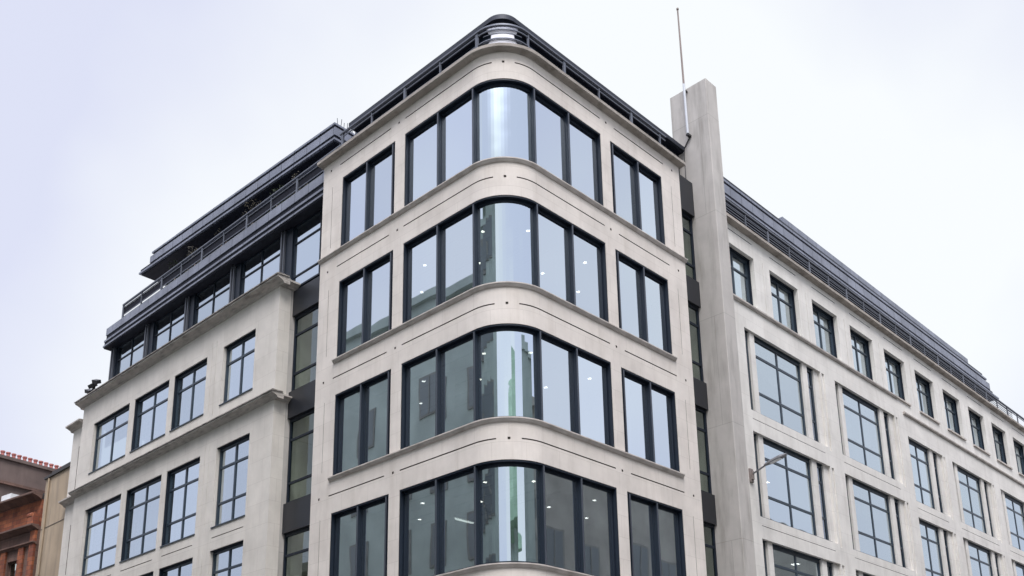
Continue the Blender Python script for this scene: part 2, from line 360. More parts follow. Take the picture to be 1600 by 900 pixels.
# cornice of the corner block
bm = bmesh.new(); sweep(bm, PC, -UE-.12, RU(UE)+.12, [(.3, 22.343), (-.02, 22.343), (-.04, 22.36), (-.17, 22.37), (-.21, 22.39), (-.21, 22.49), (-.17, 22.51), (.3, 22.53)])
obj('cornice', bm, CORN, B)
# sill courses
for r in range(4):
    e = UE+.04 if r == 0 else UA0+.12
    bm = bmesh.new(); z = SILLZ[r]
    sweep(bm, PC, -e, RU(e), [(.1, z-.125), (-.03, z-.125), (-.05, z-.10), (-.075, z-.06), (-.09, z-.045), (-.09, z-.012), (.0, z+.003), (.1, z+.003)])
    obj('sill_course', bm, SILL, B)
DG = .165
def strip_window(s0, s1, r, fins, chan=None, curved=False):
    z0, z1 = SILLZ[r]+.004, LINT[r]
    bm = bmesh.new()
    # dark lining of the opening
    pbox(bm, PC, s0, s1, .012, .34, z1-.05, z1-.002); pbox(bm, PC, s0, s1, .02, .34, z0, z0+.035)
    pbox(bm, PC, s0+.002, s0+.04, .012, .34, z0+.036, z1-.051); pbox(bm, PC, s1-.04, s1-.002, .012, .34, z0+.036, z1-.051)
    edges = [s0+.04]+fins+[s1-.04]
    for a, b in zip(edges, edges[1:]):
        frame(bm, PC, a+.001, b-.001, z0+.036, z1-.052, DG-.03, DG+.03, .035, .08, .035)
    for f in fins: pbox(bm, PC, f-.028, f+.028, .030, DG+.03, z0+.037, z1-.052)
    w = obj('window', bm, NAVY, B)
    w['label'] = 'dark navy framed curved corner window band' if curved else 'pair of tall dark navy framed panes'
    for f in fins:
        bm = bmesh.new(); pbox(bm, PC, f-.024, f+.024, .006, .029, z0+.037, z1-.052); obj('fin', bm, FIN, w)
    for a, b in zip(edges, edges[1:]):
        cur = a < -R0+.2 and b > S1-.2 and curved and (b-a) > 1.5 and (a > -1.4)
        pane(PC, a+.034, b-.034, z0+.070, z1-.130, DG, GLC if cur else GL, w)
    return w
for r in range(4):
    ua, ub = UA1, UA0; m_ = ua+.12+1.22
    strip_window(-ub, -ua, r, [-(m_+.08), -(ua+.13)])
    strip_window(RU(ua), RU(ub), r, [RU(ua+.13), RU(m_+.08)])
    strip_window(-UM, RU(UM), r, [-UF, -1.262, RU(1.262), RU(UF)], curved=True)
# ground floor shopfront glazing of the corner block
for s0, s1 in ((-UA0, -UA1), (-UM, RU(UM)), (RU(UA1), RU(UA0))):
    bm = bmesh.new(); frame(bm, PC, s0+.004, s1-.004, .704, 6.196, .1, .26, .1)
    pbox(bm, PC, s0+.104, s1-.104, .12, .24, 4.4, 4.5); w = obj('shopfront', bm, NAVY, B); pane(PC, s0+.106, s1-.106, .806, 6.094, .2, GLS, w)

# ---- floors, ceilings and inner walls of the corner block
for r in range(5):
    z1 = LINT[r]+.02; z2 = (SILLZ[r-1]-.02 if r else 22.3)
    bm = bmesh.new()
    # slab as a plan polygon
    pts = [(-UE+.31, .36)]+[PC(c, .36) for c in PC.cuts]+[(-.36, UE-.31), (-UE+.31, UE-.31)]
    lo = [bm.verts.new((x, y, z1)) for x, y in pts]; hi = [bm.verts.new((x, y, z2)) for x, y in pts]
    bm.faces.new(lo).material_index = 0; bm.faces.new(hi).material_index = 1
    for i in range(len(pts)): bm.faces.new((lo[i], lo[(i+1) % len(pts)], hi[(i+1) % len(pts)], hi[i])).material_index = 0
    obj('floor_slab', bm, [INTC, INTF], B)
bm = bmesh.new(); box(bm, -UE+.32, -6.2, 6.2, UE-.32, .02, 22.2); obj('inner_core', bm, INTW, B)
for r in range(4):
    bm = bmesh.new(); z0 = SILLZ[r]-.015; z1 = LINT[r]+.015
    box(bm, -6.19, -.5, 6.6, 6.7, z0, z1); box(bm, -6.7, -6.6, .5, 6.19, z0, z1); box(bm, -3.5, -3.1, 3.1, 3.5, z0, z1)
    obj('partition', bm, INTW, B)
for r in (1, 2, 3):
    for x, y in ((-3.9, 1.5), (-7.2, 1.6), (-1.5, 3.9), (-1.6, 7.2)):
        bm = bmesh.new(); cyl(bm, (x, y, SILLZ[r]-.015), (x, y, LINT[r]+.018), .19, 16); obj('column', bm, INTC, B)
    bm = bmesh.new()
    for k in range(3): box(bm, -7.9+k*2.1, -6.3+k*2.1, 2.9, 3.6, SILLZ[r]+.1, SILLZ[r]+.85)
    for k in range(3): box(bm, -3.6, -2.9, 4.3+k*1.3, 5.2+k*1.3, SILLZ[r]+.1, SILLZ[r]+.85)
    o = obj('desk', bm, INTF, B); o['kind'] = 'stuff'
    for k in range(5):
        bm = bmesh.new(); box(bm, -7.9, -1.3, .95+k*.6, .97+k*.6, LINT[r]-.005, LINT[r]+.018); obj('ceiling_rail', bm, GREYM, B)
# pleated curtains inside the curved pane
for r in (0, 1, 2, 3):
    bm = bmesh.new(); z0 = SILLZ[r]+.02; z1 = LINT[r]-.05
    segs = [(-1.0, -.6)]
    for a, b in segs:
        n = int((b-a)/.035); top = []; bot = []
        for i in range(n+1):
            s = a+(b-a)*i/n; d = .46+.04*sin(i*1.9)+.015*sin(i*.7); x, y = PC(s, d)
            bot.append(bm.verts.new((x, y, z0))); top.append(bm.verts.new((x, y, z1)))
        for i in range(n): bm.faces.new((bot[i], bot[i+1], top[i+1], top[i]))
    o = obj('curtain', bm, CURT, B); mo = o.modifiers.new('s', 'SOLIDIFY'); mo.thickness = .01

# ---- left wing
LX0, LX1 = -25.95, -10.75
bays = [(-24.75, -21.47), (-21.02, -18.2), (-17.8, -15.38), (-14.25, -12.14)]
LR = [(15.53, 17.78), (11.03, 13.92), (7.3, 10.2), (.8, 5.9)]
ops = []
for z0, z1 in LR:
    for a, b in bays: ops.append((a, b, z0, z1, None, 0))
for a, b in ((-24.6, -21.7), (-20.9, -18.4), (-17.7, -15.5), (-14.2, -12.2)):
    ops.append((a, b, 10.63, 10.66, .03, 1)); ops.append((a, b, 6.7, 6.73, .03, 1))
for x in (-15.05, -14.75):
    for z0, z1 in ((15.3, 18.2), (10.9, 14.2), (7.2, 10.4)): ops.append((x, x+.02, z0, z1, .02, 0))
bm = bmesh.new(); wall(bm, PL, LX0, LX1, 0, 18.9, .45, ops); obj('wall', bm, [STONE_W, GROOVE], B)['label'] = 'pale stone wall of the left wing'
bm = bmesh.new(); box(bm, LX1-.45, LX1-.001, .452, 1.6, 0, 18.9); obj('side_wall', bm, PYLON, B)
# end strip, set back
ops = [(-26.62, -26.57, z0, z1, .06, 1) for z0, z1 in ((15.3, 17.3), (11.5, 13.7), (7.6, 9.9))]
def PE(s, d): return (s, d+.22)
PE.cuts = []
bm = bmesh.new(); wall(bm, PE, -27.35, LX0-.001, 0, 18.25, .4, ops); obj('wall', bm, [STONE_W, GROOVE], B)['label'] = 'narrow set-back stone strip at the far end of the left wing'
def cornice_prof(z, pr, h=.2):
    return [(.2, z-h), (-.03, z-h), (-.06, z-h*.75), (-pr*.7, z-h*.45), (-pr, z-h*.35), (-pr, z-.02), (-pr*.8, z), (.2, z+.02)]
def return_end(bm, x, y0, y1, z, pr, h=.2):       # moulding carried round the flank (facing +x)
    def PX(s, d): return (x-d, s)
    PX.cuts = []
    sweep(bm, PX, y0, y1, cornice_prof(z, pr, h))
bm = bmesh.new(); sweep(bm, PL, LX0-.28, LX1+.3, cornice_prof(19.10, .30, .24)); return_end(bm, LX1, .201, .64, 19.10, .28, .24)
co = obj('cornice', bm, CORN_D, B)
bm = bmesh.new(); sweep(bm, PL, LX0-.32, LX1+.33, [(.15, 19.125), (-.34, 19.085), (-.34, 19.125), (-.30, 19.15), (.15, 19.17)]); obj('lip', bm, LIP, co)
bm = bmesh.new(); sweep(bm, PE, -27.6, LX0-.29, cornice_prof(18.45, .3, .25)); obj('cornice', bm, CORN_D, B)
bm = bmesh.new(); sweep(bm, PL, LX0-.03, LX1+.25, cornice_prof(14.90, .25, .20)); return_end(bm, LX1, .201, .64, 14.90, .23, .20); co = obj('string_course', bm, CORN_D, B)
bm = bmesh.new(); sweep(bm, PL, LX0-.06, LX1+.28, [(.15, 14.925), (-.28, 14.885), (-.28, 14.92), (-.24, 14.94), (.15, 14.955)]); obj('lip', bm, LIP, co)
bm = bmesh.new(); sweep(bm, PE, -27.5, LX0-.04, cornice_prof(14.92, .28, .24)); obj('string_course', bm, CORN_D, B)
def casement(P, s0, s1, z0, z1, d, cols, trans, m, w=.075, mm=.075, gm=None, dep=.09, label=None, extra_sill=True):
    bm = bmesh.new(); e = .003
    frame(bm, P, s0+e, s1-e, z0+e, z1-e, d, d+dep, w, w*1.3, w)
    xs = [s0+(s1-s0)*c for c in cols]; zs_ = [z0+(z1-z0)*t for t in trans]
    for x in xs: pbox(bm, P, x-mm/2, x+mm/2, d+.01, d+dep-.01, z0+e+w, z1-e-w*1.3)
    prev = [s0+e+w]+[v for x in xs for v in (x-mm/2, x+mm/2)]+[s1-e-w]
    for z in zs_:
        for a, b in zip(prev[::2], prev[1::2]): pbox(bm, P, a, b, d+.012, d+dep-.012, z-mm/2, z+mm/2)
    if extra_sill: pbox(bm, P, s0-.02, s1+.02, -.03, d-.002, z0-.035, z0+.002)
    o = obj('window', bm, m, B)
    if label: o['label'] = label
    zl = [z0+e+w]+[v for z in zs_ for v in (z-mm/2, z+mm/2)]+[z1-e-w*1.3]
    bm = bmesh.new()
    for a, b in zip(prev[::2], prev[1::2]):
        for c, f in zip(zl[::2], zl[1::2]): pbox(bm, P, a-.004, b+.004, d+dep*.5, d+dep*.5+.01, c-.004, f+.004)
    obj('glass', bm, gm or GLW, o); return o
for k, (z0, z1) in enumerate(LR[:3]):
    for j, (a, b) in enumerate(bays):
        w = casement(PL, a, b, z0, z1, .13, [.5], [.70] if k == 0 else [.29, .74], SLATE, w=.085)
        bm = bmesh.new(); pbox(bm, PL, a+.004, b-.004, .04, .128, z1-.03, z1-.003); obj('head_shade', bm, NAVY, w)  # dark strip stands in for the shadow under the lintel
        if j in (1, 2):
            bm = bmesh.new(); pbox(bm, PL, a+.002, a+.03, .02, .128, z0+.004, z1-.032); obj('jamb_lining', bm, NAVY, w)
for a, b in bays:
    bm = bmesh.new(); frame(bm, PL, a+.004, b-.004, .804, 5.896, .2, .3, .1); w = obj('shopfront', bm, NAVY, B); pane(PL, a+.105, b-.105, .905, 5.79, .25, GLS, w)
# inside of the left wing
for z0, z1 in ((17.85, 18.8), (14.0, 15.45), (10.25, 10.95), (6.0, 7.2)):
    bm = bmesh.new(); box(bm, -25.4, -11.3, .46, 6, z0, z1); obj('floor_slab', bm, INTC, B)
bm = bmesh.new(); box(bm, -25.4, -11.3, 6.01, 6.2, .02, 22.0); obj('inner_wall', bm, INTW, B)
# roller blinds
bm = bmesh.new()
for (a, b), (z0, z1), f in ((bays[0], LR[0], .45), (bays[3], LR[1], .3), (bays[0], LR[1], .5), (bays[3], LR[0], .35), (bays[1], LR[0], .9), (bays[2], LR[1], 1.0), (bays[1], LR[1], .95), (bays[2], LR[0], .6)):
    box(bm, a+.1, b-.1, .5, .51, z1-.1-(z1-z0-.2)*f, z1-.1)
obj('blind', bm, WHITEM, B)

# ---- glazed slots between the corner block and the wings
YS = .64
def slot(P, s0, s1, left):
    for k, (z0, z1) in enumerate(((17.9, 18.85), (14.15, 15.1), (10.2, 11.2), (6.2, 7.3))):
        bm = bmesh.new(); pbox(bm, P, s0+.003, s1-.003, YS-.10, YS+.2, z0, z1); obj('spandrel_panel', bm, PANEL, B)
    if not left:
        bm = bmesh.new(); pbox(bm, P, s0+.003, s1-.003, YS-.12, YS+.2, 21.4, 22.75); obj('spandrel_panel', bm, PANEL, B)
    rows = [(15.1, 17.9), (11.2, 14.15), (7.3, 10.2)]
    if not left: rows = [(18.85, 21.4)]+rows
    for z0, z1 in rows:
        casement(P, s0, s1, z0, z1, YS, [], [.24, .75], NAVY, w=.07, gm=GLS, extra_sill=False, label='narrow dark framed window in the recessed slot')
    bm = bmesh.new(); pbox(bm, P, s0, s1, YS, YS+.25, 0, 6.2); obj('spandrel_panel', bm, PANEL, B)
    bm = bmesh.new(); pbox(bm, P, s0, s1, YS+2.5, YS+2.6, .1, 21); obj('inner_wall', bm, INTW, B)
slot(PL, LX1, -UE, True)
slot(PR, UE, 10.05, False)

# ---- glazed attic storey of the left wing
ATZ0, ATZ1 = 19.13, 21.5
aw = [(-24.55, -21.85), (-21.15, -18.5), (-17.8, -15.1), (-14.4, -11.75), (-11.0, -8.45)]
for i, (a, b) in enumerate(aw):
    z0 = 19.0 if i == 4 else ATZ0
    casement(PL, a, b, z0, ATZ1, .62, [.5] if i < 4 else [.62], [.72] if i < 4 else [.2, .72], NAVY, w=.06, mm=.05, extra_sill=False, label='attic window with dark frame under the zinc eaves')
for x0, x1 in ((-25.0, -24.55), (-21.85, -21.15), (-18.5, -17.8), (-15.1, -14.4), (-11.75, -11.0)):
    bm = bmesh.new(); box(bm, x0+.002, x1-.002, .56, .9, ATZ0-.1, ATZ1); o = obj('attic_column', bm, NAVY, B)
    bm = bmesh.new(); box(bm, x0+.16, x0+.22, .45, .555, ATZ0-.1, ATZ1); box(bm, x0+.30, x0+.34, .48, .555, ATZ0-.1, ATZ1); obj('fin', bm, RAILM, o)
bm = bmesh.new(); box(bm, -25.0, -24.7, .901, 9, 18.9, ATZ1); obj('side_wall', bm, NAVY, B)
bm = bmesh.new(); box(bm, -24.9, -8.45, .91, 3.2, 18.9, 18.98); obj('floor_slab', bm, INTF, B)
bm = bmesh.new(); box(bm, -24.69, -8.45, 3.21, 3.3, 18.9, ATZ1); obj('inner_wall', bm, INTW, B)
def eaves_left(x0, x1, y, z0, z1, m, name='eaves', y1=7, parent=B):
    bm = bmesh.new(); box(bm, x0, x1, y, y1, z0, z1); return obj(name, bm, m, parent)
eaves_left(-25.15, -UE-.01, .24, 21.502, 21.56, SOFF, 'soffit')
eaves_left(-25.17, -UE-.01, .20, 21.561, 21.63, ZINC)
eaves_left(-25.13, -UE-.01, .25, 21.631, 21.79, SOFF, 'eaves_recess')
eaves_left(-25.12, -UE-.01, .215, 21.791, 21.88, ZINC)
eaves_left(-25.06, -UE-.01, .28, 21.881, 22.10, SOFF, 'eaves_recess')
eaves_left(-25.05, -UE-.01, .24, 22.101, 22.44, ZINC)
eaves_left(-24.6, -UE-.01, .66, 22.441, 22.97, PALE, 'reflection_strip', .8)  # added pale strip imitating the bright reflection in the penthouse glass

# ---- railings
def railing(P, s0, s1, d, zb, zt, posts, mesh=True, label=None):
    bm = bmesh.new()
    pbox(bm, P, s0, s1, d-.06, d+.03, zt-.05, zt)
    pbox(bm, P, s0, s1, d-.02, d+.01, zt-.17, zt-.135)
    pbox(bm, P, s0, s1, d-.02, d+.01, zb+.53, zb+.558)
    o = obj('railing', bm, RAILM, B)
    if label: o['label'] = label
    for i_, s in enumerate(posts):
        wd = .022 if i_ % 2 else .05
        bm = bmesh.new(); pbox(bm, P, s-wd, s+wd, d-.035, d+.02, zb, zt-.051); pbox(bm, P, s-.07, s+.07, d-.06, d+.06, zb, zb+.02); obj('post', bm, RAILM, o)
    if mesh:
        bm = bmesh.new(); pbox(bm, P, s0, s1, d+.012, d+.022, zb+.56, zt-.172); obj('mesh_panel', bm, MESH, o)
    return o
pu = [1.33, 2.93, 4.59, 6.25, 7.82]
RAILC = railing(PC, -7.95, RU(8.15), .28, 22.53, 23.54, [-u for u in pu]+[RU(u) for u in pu], False, 'dark railing curving round the top of the corner block')
railing(PL, -24.4, -8.35, .62, 22.47, 23.52, [-24.38, -22.65, -20.85, -19.2, -17.55, -15.9, -14.25, -12.6, -10.95, -9.3], True, 'dark railing along the left wing roof')

# ---- penthouse over the left wing (its front runs very slightly out of line)
PA0 = Vector((-24.0, .98)); PA1 = Vector((-9.95, 1.42)); T_ = (PA1-PA0).normalized()
def PH(s, d): return (PA0.x+T_.x*s-T_.y*d, PA0.y+T_.y*s+T_.x*d)
PH.cuts = []
LEN = (PA1-PA0).length
def ph(name, s0, s1, d0, d1, z0, z1, m, lab=None):
    bm = bmesh.new(); pbox(bm, PH, s0, s1, d0, d1, z0, z1); o = obj(name, bm, m, B)
    if lab: o['label'] = lab
    return o
ph('soffit', .1, LEN-.1, .1, 7.9, 24.96, 25.02, SOFF); ph('roof_slab', 0, LEN, 0, 8, 25.021, 25.10, ZINC)
ph('eaves_recess', .06, LEN-.06, .05, 7.8, 25.101, 25.24, SOFF); ph('roof_band', .9, LEN-.02, .02, 7.9, 25.241, 25.56, ZINC, 'broad zinc band of the left wing roof')
ph('eaves_recess', 1.1, LEN-.08, .07, 7.8, 25.561, 25.69, SOFF); ph('roof_slab', 1.0, LEN-.05, .03, 7.9, 25.691, 25.77, ZINC)
ph('upper_roof', 2.7, LEN-.3, .2, 7.6, 25.771, 25.99, DKZINC)
bm = bmesh.new()
pbox(bm, PH, .9, LEN-.6, 1.7, 1.8, 22.5, 24.979)
o = obj('penthouse_wall', bm, NAVY, B)
bm = bmesh.new()
for k in range(8): pbox(bm, PH, 1.1+k*1.6, 2.5+k*1.6, 1.64, 1.699, 22.75, 24.8)
obj('glass', bm, GLP, o)
# louvred return and spiky fins at the right end
bm = bmesh.new()
for k in range(9):
    s = .3+k*.42
    x, y = PH(LEN-.08, s); box(bm, x-.05, x+.02, y, y+.1, 23.0, 24.97)
obj('louvre', bm, ZINC, B)
bm = bmesh.new(); x, y = PH(LEN-.3, .3); box(bm, x-.5, x-.1, y+.2, y+7, 22.6, 24.97); obj('penthouse_wall', bm, NAVY, B)
bm = bmesh.new(); cyl(bm, (0, 0, 0), (0, 0, 1), .012, 5); spk = obj('roof_spike', bm, DKZINC, B); first_ = True
for k in range(48):
    if k < 22: (x, y), h = PH(LEN-.35, .4+k*.14), .28+.14*random.random()
    else: (x, y), h = PH(LEN-.4-(k-22)*.10, .38), random.uniform(.06, .16)
    o = spk if k == 0 else spk.copy()
    if k: COL.objects.link(o)
    o.location = (x+random.uniform(-.02, .02), y, 25.99); o.scale = (1, 1, h); o.rotation_euler = (random.uniform(-.1, .1), random.uniform(-.1, .1), 0)

# ---- penthouse of the corner block, set back behind the railing
def outline(d, r):
    c = d+r
    arc = [(-c+r*cos(-pi/2+a*pi/2/14), c+r*sin(-pi/2+a*pi/2/14)) for a in range(15)]
    return [(-8.1, d)]+arc+[(-d, 10.0), (-8.1, 10.0)]
def plate(name, d, r, z0, z1, m):
    bm = bmesh.new(); pts = outline(d, r)
    lo = [bm.verts.new((x, y, z0)) for x, y in pts]; hi = [bm.verts.new((x, y, z1)) for x, y in pts]
    bm.faces.new(lo); bm.faces.new(hi)
    for i in range(len(pts)): bm.faces.new((lo[i], lo[(i+1) % len(pts)], hi[(i+1) % len(pts)], hi[i]))
    return obj(name, bm, m, B)
plate('penthouse_wall', .98, .3, 22.62, 24.1, NAVY)
plate('penthouse_roof', .70, .55, 24.14, 24.30, DKZINC); plate('soffit', .78, .5, 24.1, 24.139, SOFF)
bm = bmesh.new()
for k in range(4):
    for P_, q in ((PC, -1), (PC, 1)):
        s0, s1 = 2.3+k*1.45, 2.3+k*1.45+1.35
        if q < 0: pbox(bm, PC, -s1, -s0, .955, .979, 22.75, 24.0)
        else: pbox(bm, PC, RU(s0), RU(s1), .955, .979, 22.75, 24.0)
obj('glass', bm, GLP, B)
# added white panel, shaped and coloured as a sky reflection in the railing curve
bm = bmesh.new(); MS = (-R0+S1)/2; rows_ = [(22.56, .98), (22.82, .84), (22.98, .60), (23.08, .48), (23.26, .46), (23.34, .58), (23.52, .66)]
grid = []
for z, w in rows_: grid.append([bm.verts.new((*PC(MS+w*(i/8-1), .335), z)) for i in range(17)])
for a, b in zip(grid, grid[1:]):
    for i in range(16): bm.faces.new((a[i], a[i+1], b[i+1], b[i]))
SKYREF = obj('sky_reflection_panel', bm, mat('painted_sky_reflection', (.90, .88, .93), .2, 0), RAILC, True); SKYREF['label'] = 'white panel shaped like a sky reflection in the curve of the railing'
mo = SKYREF.modifiers.new('s', 'SOLIDIFY'); mo.thickness = .015
for z in (22.86, 23.05, 23.27):
    bm = bmesh.new(); pbox(bm, PC, MS-.8, MS+.8, .305, .320, z, z+.02); obj('bar', bm, RAILM, RAILC)

# ---- right wing
R_END = 60
sw = [(10.85+3.205*k, 12.95+3.205*k) for k in range(15)]
SWZ = (18.64, 20.72)
bw = [(11.87, 16.95, 17.33, True), (18.5, 23.55, 23.95, True), (25.13, 28.48, 28.9, False), (30.03, 34.75, 35.12, True), (36.33, 41.05, 41.42, True), (42.63, 47.35, 47.72, True), (48.93, 53.65, 54.0, True)]
def bz(k): return [(14.53, 17.62), (10.74, 13.76), (7.0, 9.98), (.8, 5.9)] if k < 2 else [(14.03, 17.0), (10.2, 13.3), (6.5, 9.5), (.8, 5.4)]
ops = []
for k, (a, b) in enumerate(sw):
    ops.append((max(a, 10.76), b, *SWZ, None, 0)); ops.append((a+.1, b-.05, 21.27, 21.30, .03, 1))
    if k: ops.append((a-.5, a-.47, 18.7, 20.8, .02, 0))
for k, (a, b, c, sl_) in enumerate(bw):
    for z0, z1 in bz(k):
        ops.append((a, c, z0, z1, .10, 0)); ops.append((a, b, z0, z1, None, 0)); ops.append((a+.05, b+.1, z0-.32, z0-.30, .025, 1))
    for z0, z1 in bz(k): ops.append((c+.1, c+.28, z0-.1, z1-.02, .05, 0))
bm = bmesh.new(); wall(bm, PR, 10.75, R_END, 0, 21.50, .5, ops); obj('wall', bm, [STONE_R, GROOVE], B)['label'] = 'pale stone wall of the right wing'
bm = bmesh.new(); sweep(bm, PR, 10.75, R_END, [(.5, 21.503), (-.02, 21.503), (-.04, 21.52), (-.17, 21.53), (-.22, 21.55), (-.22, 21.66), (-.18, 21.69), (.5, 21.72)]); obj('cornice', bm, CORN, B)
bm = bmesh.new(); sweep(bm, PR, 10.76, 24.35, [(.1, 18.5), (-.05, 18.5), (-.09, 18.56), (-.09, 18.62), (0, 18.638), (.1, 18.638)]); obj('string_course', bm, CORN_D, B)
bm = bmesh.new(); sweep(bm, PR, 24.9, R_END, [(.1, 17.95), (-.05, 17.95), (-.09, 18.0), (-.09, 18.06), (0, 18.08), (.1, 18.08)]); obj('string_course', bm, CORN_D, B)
for k, (a, b) in enumerate(sw):
    a = max(a, 10.76)
    w = casement(PR, a, b, *SWZ, .25, [.5], [.68], SLATE, w=.09, extra_sill=False)
    bm = bmesh.new(); pbox(bm, PR, a+.004, b-.004, .14, .249, SWZ[1]-.03, SWZ[1]-.003); obj('head_shade', bm, NAVY, w)  # lintel shadow imitated by a dark strip at the head
    bm = bmesh.new(); pbox(bm, PR, b-.03, b-.002, .17, .249, SWZ[0]+.004, SWZ[1]-.031); obj('jamb_lining', bm, NAVY, w)
    if k >= 4:
        bm = bmesh.new(); pbox(bm, PR, a-.04, b+.04, -.07, .24, SWZ[0]-.07, SWZ[0]+.003); obj('sill', bm, SILL, w)
for k, (a, b, c, sl_) in enumerate(bw):
    for j, (z0, z1) in enumerate(bz(k)):
        if j == 3:
            bm = bmesh.new(); frame(bm, PR, a+.004, b-.004, z0+.004, z1-.004, .3, .4, .1); w = obj('shopfront', bm, NAVY, B); pane(PR, a+.105, b-.105, z0+.105, z1-.105, .34, GLS, w); continue
        bm = bmesh.new()
        ms = ([(a+.44, a+.76)] if sl_ else [])+[(b-.92, b-.55)]
        bm.free(); mul = []
        for m0, m1 in ms:
            bm = bmesh.new(); pbox(bm, PR, m0, m1, .08, .40, z0+.032, z1-.002); mul.append(obj('stone_mullion', bm, STONE_R, B))
        parts = []
        if sl_: parts.append((a, a+.44, []))
        parts.append((a+.76 if sl_ else a, b-.92, [.5])); parts.append((b-.55, b, []))
        bm = bmesh.new(); gb = bmesh.new(); sides = []; d, dep, w, mm, e = .17, .07, .045, .09, .003
        for p0, p1, cols in parts:
            w = .08 if cols else .10
            frame(bm, PR, p0+e, p1-e, z0+e, z1-e, d, d+dep, w, .14, .07)
            pbox(bm, PR, p0+e, p1-e, .115, d-.001, z1-.03, z1-e)
            xs = [p0+(p1-p0)*q for q in cols]; zz = [z0+(z1-z0)*.30, z0+(z1-z0)*.76]
            prev = [p0+e+w]+[v for x in xs for v in (x-mm/2, x+mm/2)]+[p1-e-w]
            for x in xs: pbox(bm, PR, x-mm/2, x+mm/2, d+.01, d+dep-.01, z0+e+.07, z1-e-.14)
            for z in zz:
                for q0, q1 in zip(prev[::2], prev[1::2]): pbox(bm, PR, q0, q1, d+.012, d+dep-.012, z-mm/2, z+mm/2)
            zl = [z0+e+.07, zz[0]-mm/2, zz[0]+mm/2, zz[1]-mm/2, zz[1]+mm/2, z1-e-.14]; tb = gb if cols else bmesh.new()
            for q0, q1 in zip(prev[::2], prev[1::2]):
                for f, h in (zip(zl[::2], zl[1::2]) if cols else [(zl[0], zl[-1])]): pbox(tb, PR, q0-.004, q1+.004, d+.035, d+.045, f-.004, h+.004)
            if not cols: sides.append(tb)
        pbox(bm, PR, a-.0, b+.0, .03, d-.002, z0+.001, z0+.03)
        wo = obj('window', bm, SLATE, B); wo['label'] = 'wide dark framed window split by two slim stone mullions'
        obj('glass', gb, GLW, wo); [obj('side_glass', x_, GLD, wo) for x_ in sides]
        for w0 in mul: w0.parent = wo
for za, zb in ((21.0, 21.45), (17.75, 18.5), (13.85, 14.0), (10.02, 10.18), (5.95, 6.45)):
    bm = bmesh.new(); box(bm, -6, -.51, 10.8, R_END-.1, za, zb); obj('floor_slab', bm, INTC, B)
bm = bmesh.new(); box(bm, -6.2, -6.01, 10.8, R_END, .02, 21.8); obj('inner_wall', bm, INTW, B)
bm = bmesh.new()
for k, f in ((0, .3), (1, .55), (2, .4), (3, .7), (4, .8), (5, .95), (6, .5), (7, .9)):
    a, b = sw[k]; box(bm, -.56, -.55, max(a, 10.8)+.1+(b-a)*.5*(k % 2 == 0), b-.1, SWZ[1]-.1-1.8*f, SWZ[1]-.1)
obj('blind', bm, WHITEM, B)
bm = bmesh.new()
for k, j, f in ((0, 0, .35), (0, 1, .2), (1, 0, .5), (1, 1, .3), (2, 0, .25), (2, 1, .6), (3, 0, .45), (3, 1, .3), (4, 0, .2), (4, 1, .5), (5, 0, .4)):
    a, b, c, sl_ = bw[k]; z0, z1 = bz(k)[j]
    for q in (0, 1):
        u0 = a+(.8 if sl_ else .05); u1 = b-.95; um = (u0+u1)/2; ff = f*(1 if q else .7+.5*random.random())
        box(bm, -.62, -.61, u0 if q == 0 else um+.03, um-.03 if q == 0 else u1, z1-.1-(z1-z0)*ff, z1-.1)
obj('blind', bm, WHITEM, B)
# roof of the right wing
def rr(name, y0, y1, d0, d1, z0, z1, m):
    bm = bmesh.new(); pbox(bm, PR, y0, y1, d0, d1, z0, z1); return obj(name, bm, m, B)
XR = 1.30
rr('roof_deck', 10.8, R_END, .501, 8, 21.46, 21.74, DKZINC)
rr('penthouse_wall', 10.8, 41.4, XR+.7, XR+.9, 21.741, 24.18, NAVY)
rr('soffit', 10.8, 42.5, XR+.1, 8, 24.16, 24.22, SOFF); rr('roof_slab', 10.8, 42.8, XR, 8, 24.221, 24.31, ZINC)
rr('eaves_recess', 10.8, 42.0, XR+.06, 8, 24.311, 24.47, SOFF); rr('roof_band', 10.8, 41.6, XR+.04, 8, 24.471, 24.86, ZINC)
rr('eaves_recess', 10.8, 41.1, XR+.09, 8, 24.861, 25.0, SOFF); rr('roof_slab', 10.8, 41.3, XR+.06, 8, 25.001, 25.10, ZINC)
rr('upper_roof', 10.8, 40.9, XR+.14, 8, 25.101, 25.30, DKZINC); rr('upper_roof', 18.8, 39.5, XR+.36, 8, 25.301, 25.85, ZINC)
o = railing(PR, 11.0, R_END, .50, 21.74, 23.08, [11.85+1.63*k for k in range(29)], False, 'dark railing along the right wing roof')
for k in range(4):
    bm = bmesh.new(); pbox(bm, PR, 11.0, 42, .495, .515, 22.50+k*.12, 22.53+k*.12); obj('bar', bm, RAILM, o)
# roof deck of the corner block
bm = bmesh.new(); box(bm, -UE+.31, -1.0, 1.0, 10.04, 22.31, 22.61); obj('roof_deck', bm, DKZINC, B)
# ---- pylon
bm = bmesh.new(); box(bm, -1.22, .34, 10.052, 10.748, 0, 26.68); box(bm, -1.6, -1.221, 10.06, 10.74, 0, 21.9)
bmesh.ops.bevel(bm, geom=[e for e in bm.edges if abs((e.verts[0].co-e.verts[1].co).z) > 5], offset=.02, segments=1, affect='EDGES')
obj('pylon', bm, PYLON, B)['label'] = 'tall weathered stone pylon rising above the roof'
# bodies behind, so that the building is closed from other sides
bm = bmesh.new(); box(bm, -25.0, -11.31, 9.0, 14, 0, 22.1); box(bm, -8, -6.3, 12, R_END, 0, 21.4); obj('rear_wall', bm, STONE_W, B)

